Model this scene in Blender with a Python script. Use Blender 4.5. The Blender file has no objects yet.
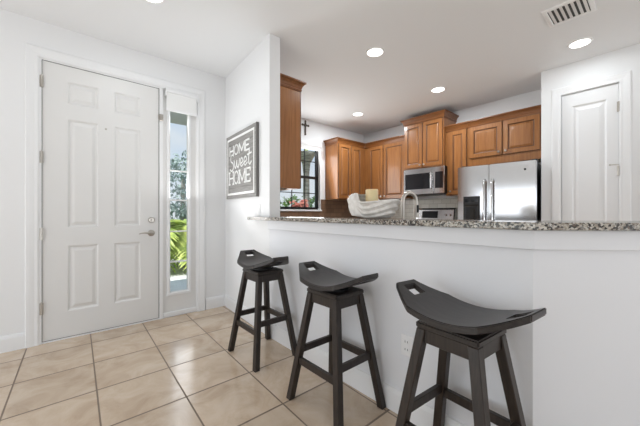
import bpy, bmesh, math, random
from mathutils import Vector, Matrix
R = math.radians
C = bpy.context.scene.collection
scene = bpy.context.scene

# ------------------------------------------------------------------ camera
cam = bpy.data.cameras.new('camera'); cam.sensor_width = 36; cam.lens = 298/640*36
cam.clip_start = .02
camo = bpy.data.objects.new('camera', cam); C.objects.link(camo)
camo.location = (0, 0, 1.133); camo.rotation_euler = (R(90), 0, R(-41.1))
scene.camera = camo

# ------------------------------------------------------------------ exposure
vs = scene.view_settings
vs.view_transform = 'Standard'; vs.look = 'None'; vs.gamma = 1; vs.use_curve_mapping = False
vs.exposure = -0.12

# ------------------------------------------------------------------ sky
w = bpy.data.worlds.new('sky'); scene.world = w; w.use_nodes = True
nt = w.node_tree; nt.nodes.clear()
def wn(t): return nt.nodes.new(t)
out = wn('ShaderNodeOutputWorld'); bg = wn('ShaderNodeBackground'); bg.inputs[1].default_value = 1.0
tc = wn('ShaderNodeTexCoord'); sp = wn('ShaderNodeSeparateXYZ'); rp = wn('ShaderNodeValToRGB')
rp.color_ramp.elements[0].position = 0.0; rp.color_ramp.elements[0].color = (.86, .91, .97, 1)
rp.color_ramp.elements[1].position = .55; rp.color_ramp.elements[1].color = (.38, .62, .95, 1)
ns = wn('ShaderNodeTexNoise'); ns.inputs['Scale'].default_value = 3; ns.inputs['Detail'].default_value = 5
cr = wn('ShaderNodeValToRGB'); cr.color_ramp.elements[0].position = .42; cr.color_ramp.elements[1].position = .62
mx = wn('ShaderNodeMix'); mx.data_type = 'RGBA'; mx.inputs[7].default_value = (.97, .98, 1, 1)
L = nt.links.new
L(tc.outputs['Generated'], sp.inputs[0]); L(sp.outputs['Z'], rp.inputs[0]); L(tc.outputs['Generated'], ns.inputs['Vector'])
L(ns.outputs[0], cr.inputs[0]); L(cr.outputs[0], mx.inputs[0]); L(rp.outputs[0], mx.inputs[6])
L(mx.outputs[2], bg.inputs[0]); L(bg.outputs[0], out.inputs[0])

# ------------------------------------------------------------------ daylight at doors and windows, plus added fill lamps
def area(name, loc, rot, sx, sy, power, col=(1, 1, 1)):
    l = bpy.data.lights.new(name, 'AREA'); l.shape = 'RECTANGLE'; l.size = sx; l.size_y = sy; l.energy = power; l.color = col
    o = bpy.data.objects.new(name, l); C.objects.link(o); o.location = loc; o.rotation_euler = rot
    return o
area('daylight_back_doors', (-1.2, -4.85, 1.25), (R(90), 0, 0), 3.6, 2.3, 4, (.94, .97, 1))
area('patio_bounce_back_doors', (-1.2, -4.8, .5), (R(155), 0, 0), 3.6, .9, 14, (.94, .97, 1))  # added lamp, tilted up to lift the ceiling brightness
area('daylight_side_doors', (-3.25, 1.6, 1.0), (R(90), 0, R(-90)), 3.4, 1.9, 34, (.93, .965, 1))
area('patio_bounce_side_doors', (-3.2, 1.2, .5), (R(155), 0, R(-90)), 3.0, .9, 29, (.94, .97, 1))  # unseen upward fill for the ceiling, added at the left opening
area('daylight_family_room', (2.7, -4.85, 1.2), (R(100), 0, 0), 2.4, 2.2, 27, (.94, .97, 1))  # added fill lamp to brighten the kitchen from an unseen side
area('patio_bounce_family_room', (2.7, -4.8, .5), (R(140), 0, 0), 2.4, .9, 40, (.94, .97, 1))  # second added fill, aimed up to raise the kitchen ceiling
area('porch_bounce_sidelight', (1.0, 3.44, 1.25), (R(150), 0, R(180)), .18, 1.9, 7, (1, 1, 1))
area('daylight_sidelight', (1.0, 3.445, 1.25), (R(96), 0, R(180)), .18, 1.9, 4.0, (.95, .98, 1))
area('garden_bounce_kitchen_window', (3.17, 4.1, 1.75), (R(104), 0, R(180)), .8, 1.0, 20, (1, 1, 1))
sun = bpy.data.lights.new('sun', 'SUN'); sun.energy = 5.0; sun.angle = R(1.0); sun.color = (1, .97, .92)
suno = bpy.data.objects.new('sun', sun); C.objects.link(suno); suno.rotation_euler = Vector((1, .35, -1.83)).to_track_quat('-Z', 'Y').to_euler()
CAN_POWER = 5.6

# ------------------------------------------------------------------ materials
def mat(name, col, rough=.5, metal=0, spec=None, build=None, **kw):
    m = bpy.data.materials.new(name); m.use_nodes = True
    b = m.node_tree.nodes['Principled BSDF']
    b.inputs['Base Color'].default_value = (*col, 1); b.inputs['Roughness'].default_value = rough; b.inputs['Metallic'].default_value = metal
    if spec is not None: b.inputs['Specular IOR Level'].default_value = spec
    for k, v in kw.items(): b.inputs[k.replace('_', ' ')].default_value = v
    if build: build(m.node_tree, b)
    return m
def noise_mix(c1, c2, scale=(1, 1, 1), nscale=8, detail=4, lo=.35, hi=.65, bump=0, dist=0):
    def f(t, b):
        n, l = t.nodes.new, t.links.new
        tc = n('ShaderNodeTexCoord'); mp = n('ShaderNodeMapping'); mp.inputs['Scale'].default_value = scale
        no = n('ShaderNodeTexNoise'); no.inputs['Scale'].default_value = nscale; no.inputs['Detail'].default_value = detail
        no.inputs['Distortion'].default_value = dist
        r = n('ShaderNodeValToRGB'); r.color_ramp.elements[0].position = lo; r.color_ramp.elements[1].position = hi
        r.color_ramp.elements[0].color = (*c1, 1); r.color_ramp.elements[1].color = (*c2, 1)
        l(tc.outputs['Object'], mp.inputs[0]); l(mp.outputs[0], no.inputs['Vector']); l(no.outputs[0], r.inputs[0]); l(r.outputs[0], b.inputs['Base Color'])
        if bump:
            bp = n('ShaderNodeBump'); bp.inputs['Strength'].default_value = bump; bp.inputs['Distance'].default_value = .002
            l(no.outputs[0], bp.inputs['Height']); l(bp.outputs[0], b.inputs['Normal'])
    return f
def tile_floor(t, b):
    n, l = t.nodes.new, t.links.new
    def M(op, a, c=None):
        x = n('ShaderNodeMath'); x.operation = op
        for i, v in enumerate((a, c)):
            if v is None: continue
            if isinstance(v, (int, float)): x.inputs[i].default_value = v
            else: l(v, x.inputs[i])
        return x.outputs[0]
    g = n('ShaderNodeNewGeometry'); s = n('ShaderNodeSeparateXYZ'); l(g.outputs['Position'], s.inputs[0])
    yy = M('SUBTRACT', s.outputs['Y'], 2.82)
    u = M('DIVIDE', M('SUBTRACT', M('SUBTRACT', s.outputs['X'], M('MULTIPLY', yy, .033)), .192), .425)
    v = M('DIVIDE', yy, .447)
    def edge(c, wd): return M('LESS_THAN', M('SUBTRACT', .5, M('ABSOLUTE', M('SUBTRACT', M('FRACT', c), .5))), wd)
    grout = M('MAXIMUM', edge(u, .0105), edge(v, .0135))
    cell = n('ShaderNodeCombineXYZ'); l(M('FLOOR', u), cell.inputs[0]); l(M('FLOOR', v), cell.inputs[1])
    wnz = n('ShaderNodeTexWhiteNoise'); l(cell.outputs[0], wnz.inputs['Vector'])
    off = n('ShaderNodeVectorMath'); off.operation = 'MULTIPLY_ADD'
    l(wnz.outputs['Color'], off.inputs[0]); off.inputs[1].default_value = (9, 9, 9); l(g.outputs['Position'], off.inputs[2])
    no = n('ShaderNodeTexNoise'); no.inputs['Scale'].default_value = 4.2; no.inputs['Detail'].default_value = 7; no.inputs['Roughness'].default_value = .62; no.inputs['Distortion'].default_value = .8
    l(off.outputs[0], no.inputs['Vector'])
    r = n('ShaderNodeValToRGB'); e = r.color_ramp.elements
    e[0].position = .3; e[0].color = (.50, .375, .265, 1); e[1].position = .72; e[1].color = (.68, .57, .455, 1)
    mid = e.new(.5); mid.color = (.60, .475, .355, 1)
    l(no.outputs[0], r.inputs[0])
    hv = n('ShaderNodeHueSaturation'); l(r.outputs[0], hv.inputs['Color']); l(M('ADD', M('MULTIPLY', wnz.outputs['Value'], .16), .92), hv.inputs['Value'])
    mix = n('ShaderNodeMix'); mix.data_type = 'RGBA'; l(grout, mix.inputs[0]); l(hv.outputs[0], mix.inputs[6]); mix.inputs[7].default_value = (.20, .15, .11, 1)
    l(mix.outputs[2], b.inputs['Base Color'])
    l(M('ADD', M('MULTIPLY', grout, .5), .19), b.inputs['Roughness'])
    bp = n('ShaderNodeBump'); bp.inputs['Strength'].default_value = .35; bp.inputs['Distance'].default_value = .003
    l(M('SUBTRACT', M('MULTIPLY', no.outputs[0], .12), grout), bp.inputs['Height']); l(bp.outputs[0], b.inputs['Normal'])
def granite(t, b):
    n, l = t.nodes.new, t.links.new
    tc = n('ShaderNodeNewGeometry')
    vo = n('ShaderNodeTexVoronoi'); vo.inputs['Scale'].default_value = 125; vo.inputs['Randomness'].default_value = 1
    l(tc.outputs['Position'], vo.inputs['Vector'])
    sx = n('ShaderNodeSeparateColor'); l(vo.outputs['Color'], sx.inputs[0])
    no = n('ShaderNodeTexNoise'); no.inputs['Scale'].default_value = 22; no.inputs['Detail'].default_value = 4; l(tc.outputs['Position'], no.inputs['Vector'])
    ad = n('ShaderNodeMath'); ad.operation = 'MULTIPLY_ADD'; l(no.outputs[0], ad.inputs[0]); ad.inputs[1].default_value = 1.3; ad.inputs[2].default_value = -.65
    ad2 = n('ShaderNodeMath'); ad2.operation = 'ADD'; l(ad.outputs[0], ad2.inputs[0]); l(sx.outputs[0], ad2.inputs[1])
    r = n('ShaderNodeValToRGB'); r.color_ramp.interpolation = 'CONSTANT'; e = r.color_ramp.elements
    e[0].position = 0; e[0].color = (.03, .027, .025, 1); e[1].position = .20; e[1].color = (.13, .095, .07, 1)
    for p, c in ((.32, (.33, .29, .24)), (.52, (.46, .42, .36)), (.70, (.22, .21, .20)), (.80, (.58, .55, .50)), (.95, (.06, .055, .05))):
        q = e.new(p); q.color = (*c, 1)
    l(ad2.outputs[0], r.inputs[0]); l(r.outputs[0], b.inputs['Base Color'])
def brick_tile(c1, c2, mortar, wdt, hgt, horiz):
    def f(t, b):
        n, l = t.nodes.new, t.links.new
        g = n('ShaderNodeNewGeometry'); s = n('ShaderNodeSeparateXYZ'); l(g.outputs['Position'], s.inputs[0])
        cb = n('ShaderNodeCombineXYZ'); l(s.outputs[horiz], cb.inputs[0]); l(s.outputs['Z'], cb.inputs[1])
        br = n('ShaderNodeTexBrick'); br.inputs['Scale'].default_value = 1; br.inputs['Brick Width'].default_value = wdt; br.inputs['Row Height'].default_value = hgt
        br.inputs['Mortar Size'].default_value = .003; br.inputs['Color1'].default_value = (*c1, 1); br.inputs['Color2'].default_value = (*c2, 1); br.inputs['Mortar'].default_value = (*mortar, 1)
        l(cb.outputs[0], br.inputs['Vector']); l(br.outputs[0], b.inputs['Base Color'])
    return f
def wood(c1, c2, axis):
    sc = [14, 14, 14]; sc[axis] = .9
    return noise_mix(c1, c2, sc, 3.2, 6, .3, .72, 0, .6)
M_ = {}
M_['wall'] = mat('white_wall_paint', (.83, .835, .84), .6)
M_['wallbar'] = mat('half_wall_paint', (.80, .81, .835), .55)
M_['ceil'] = mat('ceiling_paint', (.82, .83, .84), .75)
M_['trim'] = mat('white_trim_paint', (.84, .845, .85), .38)
M_['door'] = mat('door_paint', (.755, .75, .738), .36)
M_['floor'] = mat('beige_floor_tile', (.5, .4, .3), .3, build=tile_floor)
M_['granite'] = mat('speckled_granite', (.4, .35, .3), .16, build=granite)
M_['maple'] = mat('stained_maple', (.4, .16, .05), .3, spec=.35, Coat_Weight=.25, Coat_Roughness=.12, build=wood((.235, .090, .026), (.35, .145, .045), 2))
M_['mapleh'] = mat('stained_maple_trim', (.2, .08, .03), .3, build=wood((.15, .053, .015), (.24, .088, .025), 1))
M_['glaze'] = mat('dark_cabinet_glaze', (.13, .05, .017), .35)  # darker brown on door grooves and outer edges
M_['espresso'] = mat('espresso_wood', (.03, .024, .02), .42, build=noise_mix((.012, .0082, .0062), (.032, .0215, .016), (30, 30, 1.6), 3, 5, .3, .7))
M_['seat'] = mat('espresso_seat', (.03, .026, .024), .38, build=noise_mix((.019, .016, .0155), (.040, .034, .032), (1.5, 30, 30), 3, 5, .3, .7))
M_['black'] = mat('black_plastic', (.012, .012, .013), .35)
M_['blackglass'] = mat('black_glass', (.008, .008, .01), .06)
M_['darkmetal'] = mat('dark_metal', (.05, .048, .045), .4, .8)
M_['steel'] = mat('stainless_steel', (.66, .665, .675), .11, 1, build=None)
M_['chrome'] = mat('polished_metal', (.72, .72, .73), .1, 1)
M_['nickel'] = mat('brushed_nickel', (.50, .47, .43), .28, 1)
M_['iron'] = mat('dark_iron', (.06, .045, .035), .5, .5)
M_['white'] = mat('white_plastic', (.86, .86, .86), .35)
M_['shell'] = mat('white_shell', (.80, .775, .735), .42, build=noise_mix((.70, .67, .63), (.84, .82, .79), (1, 1, 1), 30, 4, .35, .65, .15))
M_['wax'] = mat('ivory_wax', (.80, .66, .38), .5, Subsurface_Weight=.25)
M_['fabric'] = mat('white_shade_fabric', (.85, .85, .84), .8, Transmission_Weight=.0)
M_['plank'] = mat('grey_washed_plank', (.3, .29, .28), .6, build=noise_mix((.19, .182, .172), (.33, .32, .305), (1, 2, 30), 2.5, 5, .3, .7))
M_['greypaint'] = mat('grey_sign_edge', (.16, .155, .15), .6)
M_['lettering'] = mat('white_sign_paint', (.86, .86, .85), .5)
M_['splash'] = mat('pale_stone_tile', (.6, .58, .5), .3, build=brick_tile((.76, .75, .69), (.68, .67, .60), (.50, .48, .42), .152, .076, 'Y'))
M_['splashdark'] = mat('brown_stone_tile', (.2, .12, .08), .3, build=brick_tile((.22, .125, .075), (.16, .088, .052), (.10, .06, .04), .152, .076, 'X'))
M_['soffit'] = mat('grey_porch_paint', (.42, .40, .46), .7)
M_['concrete'] = mat('pale_concrete', (.78, .77, .75), .8, build=noise_mix((.72, .71, .69), (.82, .81, .79), (1, 1, 1), 3))
M_['grass'] = mat('lawn', (.1, .2, .05), .9, build=noise_mix((.06, .14, .03), (.17, .28, .07), (1, 1, 1), 9))
M_['leaf'] = mat('palm_leaf', (.2, .34, .06), .45, build=noise_mix((.22, .36, .05), (.62, .68, .16), (1, 1, 1), 5))
M_['bush'] = mat('shrub_leaf', (.1, .2, .05), .55, build=noise_mix((.06, .15, .03), (.2, .33, .08), (1, 1, 1), 7))
M_['tree'] = mat('far_tree_leaf', (.15, .22, .17), .6, build=noise_mix((.20, .28, .26), (.42, .50, .48), (1, 1, 1), 3))  # distance haze is put into the leaf colour
M_['redleaf'] = mat('red_shrub_leaf', (.45, .1, .08), .55, build=noise_mix((.35, .06, .05), (.6, .25, .18), (1, 1, 1), 7))
M_['bark'] = mat('grey_palm_bark', (.25, .23, .21), .8, build=noise_mix((.16, .145, .13), (.36, .34, .32), (1, 1, 6), 4))
def glass_mat():
    m = bpy.data.materials.new('window_glass'); m.use_nodes = True; t = m.node_tree; t.nodes.clear()
    o = t.nodes.new('ShaderNodeOutputMaterial'); a = t.nodes.new('ShaderNodeBsdfTransparent'); g = t.nodes.new('ShaderNodeBsdfGlossy')
    g.inputs['Roughness'].default_value = .02; a.inputs[0].default_value = (.97, .985, .98, 1)
    f = t.nodes.new('ShaderNodeFresnel'); f.inputs[0].default_value = 1.35
    x = t.nodes.new('ShaderNodeMixShader'); t.links.new(f.outputs[0], x.inputs[0]); t.links.new(a.outputs[0], x.inputs[1]); t.links.new(g.outputs[0], x.inputs[2])
    t.links.new(x.outputs[0], o.inputs[0]); return m
M_['glass'] = glass_mat()
def emit_mat(name, col, st):
    m = bpy.data.materials.new(name); m.use_nodes = True
    b = m.node_tree.nodes['Principled BSDF']; b.inputs['Base Color'].default_value = (.9, .9, .9, 1)
    b.inputs['Emission Color'].default_value = (*col, 1); b.inputs['Emission Strength'].default_value = st; return m
M_['lamp'] = emit_mat('lit_lamp_lens', (1, .97, .92), 6)

# ------------------------------------------------------------------ helpers
class MB:
    def __init__(self, o=(0, 0, 0)): self.bm = bmesh.new(); self.o = Vector(o)
    def face(self, pts):
        try: return self.bm.faces.new([self.bm.verts.new(p) for p in pts])
        except ValueError: return None
    def hexa(self, p):   # 8 points: bottom loop 4, top loop 4
        v = [self.bm.verts.new(q) for q in p]
        for f in ((0, 3, 2, 1), (4, 5, 6, 7), (0, 1, 5, 4), (1, 2, 6, 5), (2, 3, 7, 6), (3, 0, 4, 7)): self.bm.faces.new([v[i] for i in f])
        return self
    def box(self, x0, x1, y0, y1, z0, z1, P=None):
        pts = [(x0, y0, z0), (x1, y0, z0), (x1, y1, z0), (x0, y1, z0), (x0, y0, z1), (x1, y0, z1), (x1, y1, z1), (x0, y1, z1)]
        if P: pts = [P(*q) for q in pts]
        return self.hexa(pts)
    def prism(self, poly, z0, z1):
        a = [self.bm.verts.new((x, y, z0)) for x, y in poly]; b = [self.bm.verts.new((x, y, z1)) for x, y in poly]; n = len(poly)
        self.bm.faces.new(a[::-1]); self.bm.faces.new(b)
        for i in range(n): self.bm.faces.new((a[i], a[(i+1) % n], b[(i+1) % n], b[i]))
        return self
    def loft(self, rings, cap=True):
        vs = [[self.bm.verts.new(p) for p in r] for r in rings]; n = len(rings[0])
        for a, b in zip(vs, vs[1:]):
            for i in range(n): self.bm.faces.new((a[i], a[(i+1) % n], b[(i+1) % n], b[i]))
        if cap: self.bm.faces.new(vs[0][::-1]); self.bm.faces.new(vs[-1])
        return self
    def tube(self, path, r, n=12):
        path = [Vector(p) for p in path]; rings = []; up = None
        for i, p in enumerate(path):
            d = (path[min(i+1, len(path)-1)] - path[max(i-1, 0)]).normalized()
            if up is None: up = d.orthogonal().normalized()
            up = (up - d*up.dot(d)).normalized(); s = d.cross(up)
            rr = r[i] if isinstance(r, (list, tuple)) else r
            rings.append([p + (up*math.cos(2*math.pi*k/n) + s*math.sin(2*math.pi*k/n))*rr for k in range(n)])
        return self.loft(rings)
    def lathe(self, prof, c, axis=(0, 0, 1), n=24):
        a = Vector(axis).normalized(); u = a.orthogonal().normalized(); v = a.cross(u); c = Vector(c)
        return self.loft([[c + a*h + (u*math.cos(2*math.pi*k/n) + v*math.sin(2*math.pi*k/n))*max(r, 1e-4) for k in range(n)] for r, h in prof])
    def nested(self, P, u0, u1, w0, w1, steps, cap=True, glaze=()):
        rings = [[P(u0+i, w0+i, d), P(u1-i, w0+i, d), P(u1-i, w1-i, d), P(u0+i, w1-i, d)] for i, d in steps]
        vs = [[self.bm.verts.new(p) for p in r] for r in rings]
        for r, (a, b) in enumerate(zip(vs, vs[1:])):
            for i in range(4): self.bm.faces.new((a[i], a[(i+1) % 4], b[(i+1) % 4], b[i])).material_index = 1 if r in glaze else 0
        if cap: self.bm.faces.new(vs[-1])
        return self
    def build(self, name, m, parent=None, bevel=0, smooth=False, seg=1):
        bm = self.bm
        bmesh.ops.recalc_face_normals(bm, faces=bm.faces[:])
        if bevel:
            ed = [e for e in bm.edges if len(e.link_faces) == 2 and e.calc_face_angle(0) > .6]
            bmesh.ops.bevel(bm, geom=ed, offset=bevel, segments=seg, affect='EDGES', clamp_overlap=True)
        bmesh.ops.translate(bm, verts=bm.verts[:], vec=-self.o)
        me = bpy.data.meshes.new(name); bm.to_mesh(me); bm.free()
        if smooth:
            for p in me.polygons: p.use_smooth = True
            try: me.set_sharp_from_angle(angle=R(38))
            except Exception: pass
        me.materials.append(M_[m])
        if any(p.material_index for p in me.polygons): me.materials.append(M_['glaze'])
        ob = bpy.data.objects.new(name, me); C.objects.link(ob)
        if parent: ob.parent = parent
        else: ob.location = self.o
        return ob
def tag(o, label, cat, group=None, kind=None):
    o['label'] = label; o['category'] = cat
    if group: o['group'] = group
    if kind: o['kind'] = kind
    return o
def thing(name, label, cat, loc, group=None, kind=None):
    o = bpy.data.objects.new(name, None); C.objects.link(o); o.location = loc; o.empty_display_size = .1
    return tag(o, label, cat, group, kind)
def struct(mb, name, m, label, cat, **kw): return tag(mb.build(name, m, **kw), label, cat, kind='structure')
def lab(o, s): o['label'] = s; return o
def faceX(xf): return lambda u, w, d: (xf - d, -u, w)     # faces -X; u runs along -Y
def faceY(yf): return lambda u, w, d: (u, yf - d, w)      # faces -Y; u runs along +X

H = 2.79
# ------------------------------------------------------------------ shell of the house
struct(MB().box(-3.5, 5.05, -5.1, 4.35, -.12, 0), 'floor', 'floor', 'square beige stone floor tiles with dark grout', 'floor')
struct(MB().box(-3.5, 5.05, -5.1, 4.35, H, H+.12), 'ceiling', 'ceil', 'flat white ceiling over entry and kitchen', 'ceiling')
wf = MB(); YF = 3.52
wf.box(-3.3, -.145, YF, YF+.15, 0, H); wf.box(-.145, 1.195, YF, YF+.15, 2.478, H); wf.box(1.195, 1.53, YF, YF+.15, 0, H)
struct(wf, 'wall_front', 'wall', 'white entry wall around the front door', 'wall')
def sx(y): return 1.455 + .0655*(y-2.375)
struct(MB().prism([(1.455, 2.375), (1.57, 2.375), (1.57, 4.15), (1.533, 4.15), (1.53, YF)], 0, H), 'wall_partition', 'wall', 'white end wall holding the grey sign beside the kitchen', 'wall')
bar_out = [(1.455, 2.374), (1.443, .343), (2.3, -.514)]
bar_in = [(2.381, -.433), (1.558, .391), (1.558, 2.374)]
struct(MB().prism(bar_out+bar_in, 0, 1.065), 'wall_bar', 'wallbar', 'white half wall under the granite breakfast bar', 'wall')
kf = MB(); YK = 4.15
kf.box(1.53, 2.72, YK, YK+.15, 0, H); kf.box(3.62, 5.0, YK, YK+.15, 0, H); kf.box(2.72, 3.62, YK, YK+.15, 0, 1.195); kf.box(2.72, 3.62, YK, YK+.15, 2.37, H)
struct(kf, 'wall_kitchen_front', 'wall', 'white kitchen wall around the black framed window', 'wall')
struct(MB().box(4.85, 5.0, .93, YK, 0, H), 'wall_kitchen_back', 'wall', 'white kitchen wall behind the wooden cabinets', 'wall')
wp = MB(); XP = 4.26
wp.box(XP, 4.36, .745, .93, 0, H); wp.box(XP, 4.36, .28, .745, 2.458, H); wp.box(XP, 4.36, -5, .28, 0, H); wp.box(4.36, 4.85, .90, .93, 0, H); wp.box(4.9, 5.0, -5, .9, 0, H)
struct(wp, 'wall_pantry', 'wall', 'white wall around the closed pantry door', 'wall')
wb = MB(); wb.box(-3.3, -3.0, -5, -4.9, 0, H); wb.box(.6, 1.5, -5, -4.9, 0, H); wb.box(3.9, 4.26, -5, -4.9, 0, H); wb.box(1.5, 3.9, -5, -4.9, 2.4, H); wb.box(-3.0, .6, -5, -4.9, 2.4, H)
struct(wb, 'wall_back', 'wall', 'white living room wall behind the viewer', 'wall')
wl = MB(); wl.box(-3.4, -3.3, -5, -.2, 0, H); wl.box(-3.4, -3.3, 3.4, 3.67, 0, H); wl.box(-3.4, -3.3, -.2, 3.4, 2.0, H)
struct(wl, 'wall_left', 'wall', 'white living room wall left of the viewer', 'wall')
def baseboard(name, p, q, label, n):     # p->q along the wall foot, n = into the room
    (x0, y0), (x1, y1) = p, q; nx, ny = n
    prof = [(0, 0), (.015, 0), (.015, .105), (.009, .128), (0, .132)]
    mb = MB(); mb.loft([[(x+nx*d, y+ny*d, z) for d, z in prof] for x, y in (p, q)])
    return struct(mb, name, 'trim', label, 'baseboard')
baseboard('baseboard_left', (-3.3, YF), (-.205, YF), 'white baseboard left of the front door', (0, -1))
baseboard('baseboard_right', (1.286, YF), (1.516, YF), 'white baseboard between sidelight and corner', (0, -1))
baseboard('baseboard_partition', (1.53, YF), (1.455, 2.376), 'white baseboard under the grey sign', (-1, 0))
baseboard('baseboard_bar', (1.455, 2.373), (1.443, .345), 'white baseboard under the bar behind the stools', (-1, 0))
baseboard('baseboard_angle', (1.443, .343), (2.3, -.514), 'white baseboard on the angled end of the bar', (-.707, -.707))
baseboard('baseboard_pantry', (XP, .19), (XP, -5), 'white baseboard right of the pantry door', (-1, 0))
# apron board below the granite
struct(MB().prism([(1.433, 2.374), (1.421, .334), (2.284, -.530), (2.3, -.514), (1.443, .343), (1.455, 2.374)], .985, 1.065), 'trim_1', 'wallbar', 'flat white apron board right under the bar top', 'trim', bevel=.003)

# ------------------------------------------------------------------ front door unit
def casing(name, u0, u1, z1, P, label, wdt=.088, z0=0, u_gap=0):
    mb = MB()
    prof = [(0, 0), (0, .010), (.012, .016), (.03, .014), (.06, .020), (wdt-.008, .021), (wdt, .012), (wdt, 0)]   # (outward from opening, depth)
    path = [(u0, z0, -1, 0), (u0, z1, -1, 1), (u1, z1, 1, 1), (u1, z0, 1, 0)]
    mb.loft([[P(u+a*o, z+b*o, d) for o, d in prof] for u, z, a, b in path])
    return struct(mb, name, 'trim', label, 'door casing', bevel=0)
casing('trim_2', -.135, 1.19, 2.472, faceY(YF), 'white casing around the front door and sidelight')
jb = MB(); jb.box(-.145, -.12, YF-.004, YF+.14, 0, 2.478); jb.box(.798, .832, YF-.006, YF+.14, 0, 2.478); jb.box(1.18, 1.195, YF-.004, YF+.14, 0, 2.478); jb.box(-.12, .798, YF+.0, YF+.14, 2.462, 2.478); jb.box(.832, 1.18, YF, YF+.14, 2.462, 2.478)
jb.box(-.12, .798, YF+.06, YF+.08, .02, 2.462)
struct(jb, 'trim_3', 'trim', 'white jamb and post between front door and sidelight', 'door jamb')
struct(MB().box(-.12, 1.18, YF+.002, YF+.13, 0, .012), 'trim_4', 'trim', 'pale sill under the front door', 'door sill')
PD = faceY(YF+.008)
dm = MB()
us = [-.116, .05, .28, .398, .628, .793]; ws = [.016, .245, .84, 1.0, 1.985, 2.12, 2.325, 2.458]
for i in range(5):
    for j in range(7):
        u0, u1, w0, w1 = us[i], us[i+1], ws[j], ws[j+1]
        if i in (1, 3) and j in (1, 3, 5):
            dm.nested(PD, u0, u1, w0, w1, [(0, 0), (.006, -.002), (.016, -.011), (.028, -.011), (.05, -.003), (.054, -.002)])
        else: dm.face([PD(u0, w0, 0), PD(u1, w0, 0), PD(u1, w1, 0), PD(u0, w1, 0)])
bmesh.ops.remove_doubles(dm.bm, verts=dm.bm.verts[:], dist=1e-5)
dm.nested(PD, us[0], us[-1], ws[0], ws[-1], [(0, 0), (0, -.045)], cap=True)
d1 = struct(dm, 'door_1', 'door', 'closed off-white six-panel front door with deadbolt and lever', 'door')
wsp = MB()  # dark strips stand in for shade in the gap around the slab
wsp.box(-.1205, -.1155, YF+.004, YF+.03, .014, 2.464); wsp.box(.7925, .7985, YF+.004, YF+.03, .014, 2.464); wsp.box(-.1155, .7925, YF+.004, YF+.03, 2.4575, 2.464); wsp.box(-.1155, .7925, YF+.004, YF+.03, .0125, .0165)
lab(wsp.build('weatherstrip', 'greypaint', d1), 'thin dark gap seal around the door')
for z in (2.272, 1.616, .952, .305):
    h = MB(); h.tube([(-.121, YF-.006, z-.05), (-.121, YF-.006, z+.05)], .0075, 10); h.box(-.133, -.108, YF-.006, YF+.002, z-.05, z+.05); h.lathe([(.004, 0), (.004, .008)], (-.121, YF-.006, z+.05))
    h.build('hinge', 'nickel', d1, smooth=True)
db = MB(); db.lathe([(.031, 0), (.031, .008), (.026, .018), (.022, .022), (.0, .022)], (.724, YF+.008, 1.06), (0, -1, 0)); db.box(.72, .728, YF-.034, YF-.01, 1.045, 1.075)
db.build('deadbolt', 'nickel', d1, smooth=True)
lv = MB(); lv.lathe([(.033, 0), (.033, .008), (.027, .014), (.013, .018), (.011, .05), (.0, .052)], (.722, YF+.008, .923), (0, -1, 0))
lvo = lv.build('door_handle', 'nickel', d1, smooth=True)
l2 = MB(); l2.tube([(.724, YF-.04, .923), (.70, YF-.043, .924), (.66, YF-.044, .929), (.625, YF-.042, .927), (.605, YF-.038, .921)], [.011, .010, .008, .007, .006], 10)
l2.build('lever', 'nickel', lvo, smooth=True)
pp = MB(); pp.lathe([(.009, 0), (.009, .004), (.006, .006), (0, .006)], (.334, YF+.008, 1.943), (0, -1, 0), 14); pp.build('peephole', 'nickel', d1, smooth=True)
# strike side catch on the post
ct = MB(); ct.box(.797, .832, YF-.022, YF-.008, 2.115, 2.185); ct.box(.785, .797, YF-.012, YF-.004, 2.125, 2.175)
tag(ct.build('door_sensor', 'nickel', bevel=.003), 'small dark grey latch near the top of the door post', 'latch')
# sidelight
sl = MB(); PS = faceY(YF+.012)
g0, g1, gz0, gz1 = .908, 1.09, .268, 2.33
for a, b, c, d in ((.832, g0, .012, 2.462), (g1, 1.18, .012, 2.462), (g0, g1, .012, gz0), (g0, g1, gz1, 2.462)): sl.box(a, b, YF+.012, YF+.05, c, d)
win1 = struct(sl, 'window_1', 'door', 'tall narrow glass sidelight right of the front door', 'window')
fr = MB(); fr.nested(PS, g0-.038, g1+.038, gz0-.038, gz1+.038, [(0, 0), (.004, .014), (.026, .017), (.036, .006), (.038, -.02)], cap=False)
fr.build('frame', 'trim', win1)
gr = MB()
for z in (.595, .93, 1.275, 1.60): gr.box(g0, g1, YF+.022, YF+.034, z-.008, z+.008)
gr.build('grille', 'white', win1)
MB().box(g0-.002, g1+.002, YF+.036, YF+.042, gz0-.002, gz1+.002).build('pane', 'glass', win1)
# baseboard strip under the sidelight
struct(MB().box(.834, 1.178, YF-.008, YF+.011, .012, .055), 'trim_5', 'trim', 'thin white foot strip below the sidelight', 'trim', bevel=.003)
# roller shade over sidelight
t = thing('roller_shade', 'white roller shade raised at the top of the sidelight', 'window shade', (1.01, YF-.03, 2.24))
q = MB(t.location); q.box(.845, 1.182, YF-.062, YF-.024, 2.425, 2.465); q.build('headrail', 'trim', t, bevel=.006)
q = MB(t.location); q.box(.858, 1.168, YF-.048, YF-.044, 2.252, 2.43); q.build('shade_cloth', 'fabric', t)
q = MB(t.location); q.box(.855, 1.172, YF-.054, YF-.038, 2.228, 2.254); q.build('bottom_rail', 'white', t, bevel=.004)
for x in (.845, 1.174):
    q = MB(t.location); q.box(x, x+.008, YF-.06, YF-.02, 2.39, 2.468); q.build('bracket', 'white', t)
t = thing('cord_cleat', 'small white cord holder on casing right of sidelight', 'cord cleat', (1.268, YF-.022, 1.1))
q = MB(t.location); q.box(1.258, 1.278, YF-.028, YF-.02, 1.06, 1.15); q.build('plate', 'white', t, bevel=.002)
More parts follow.
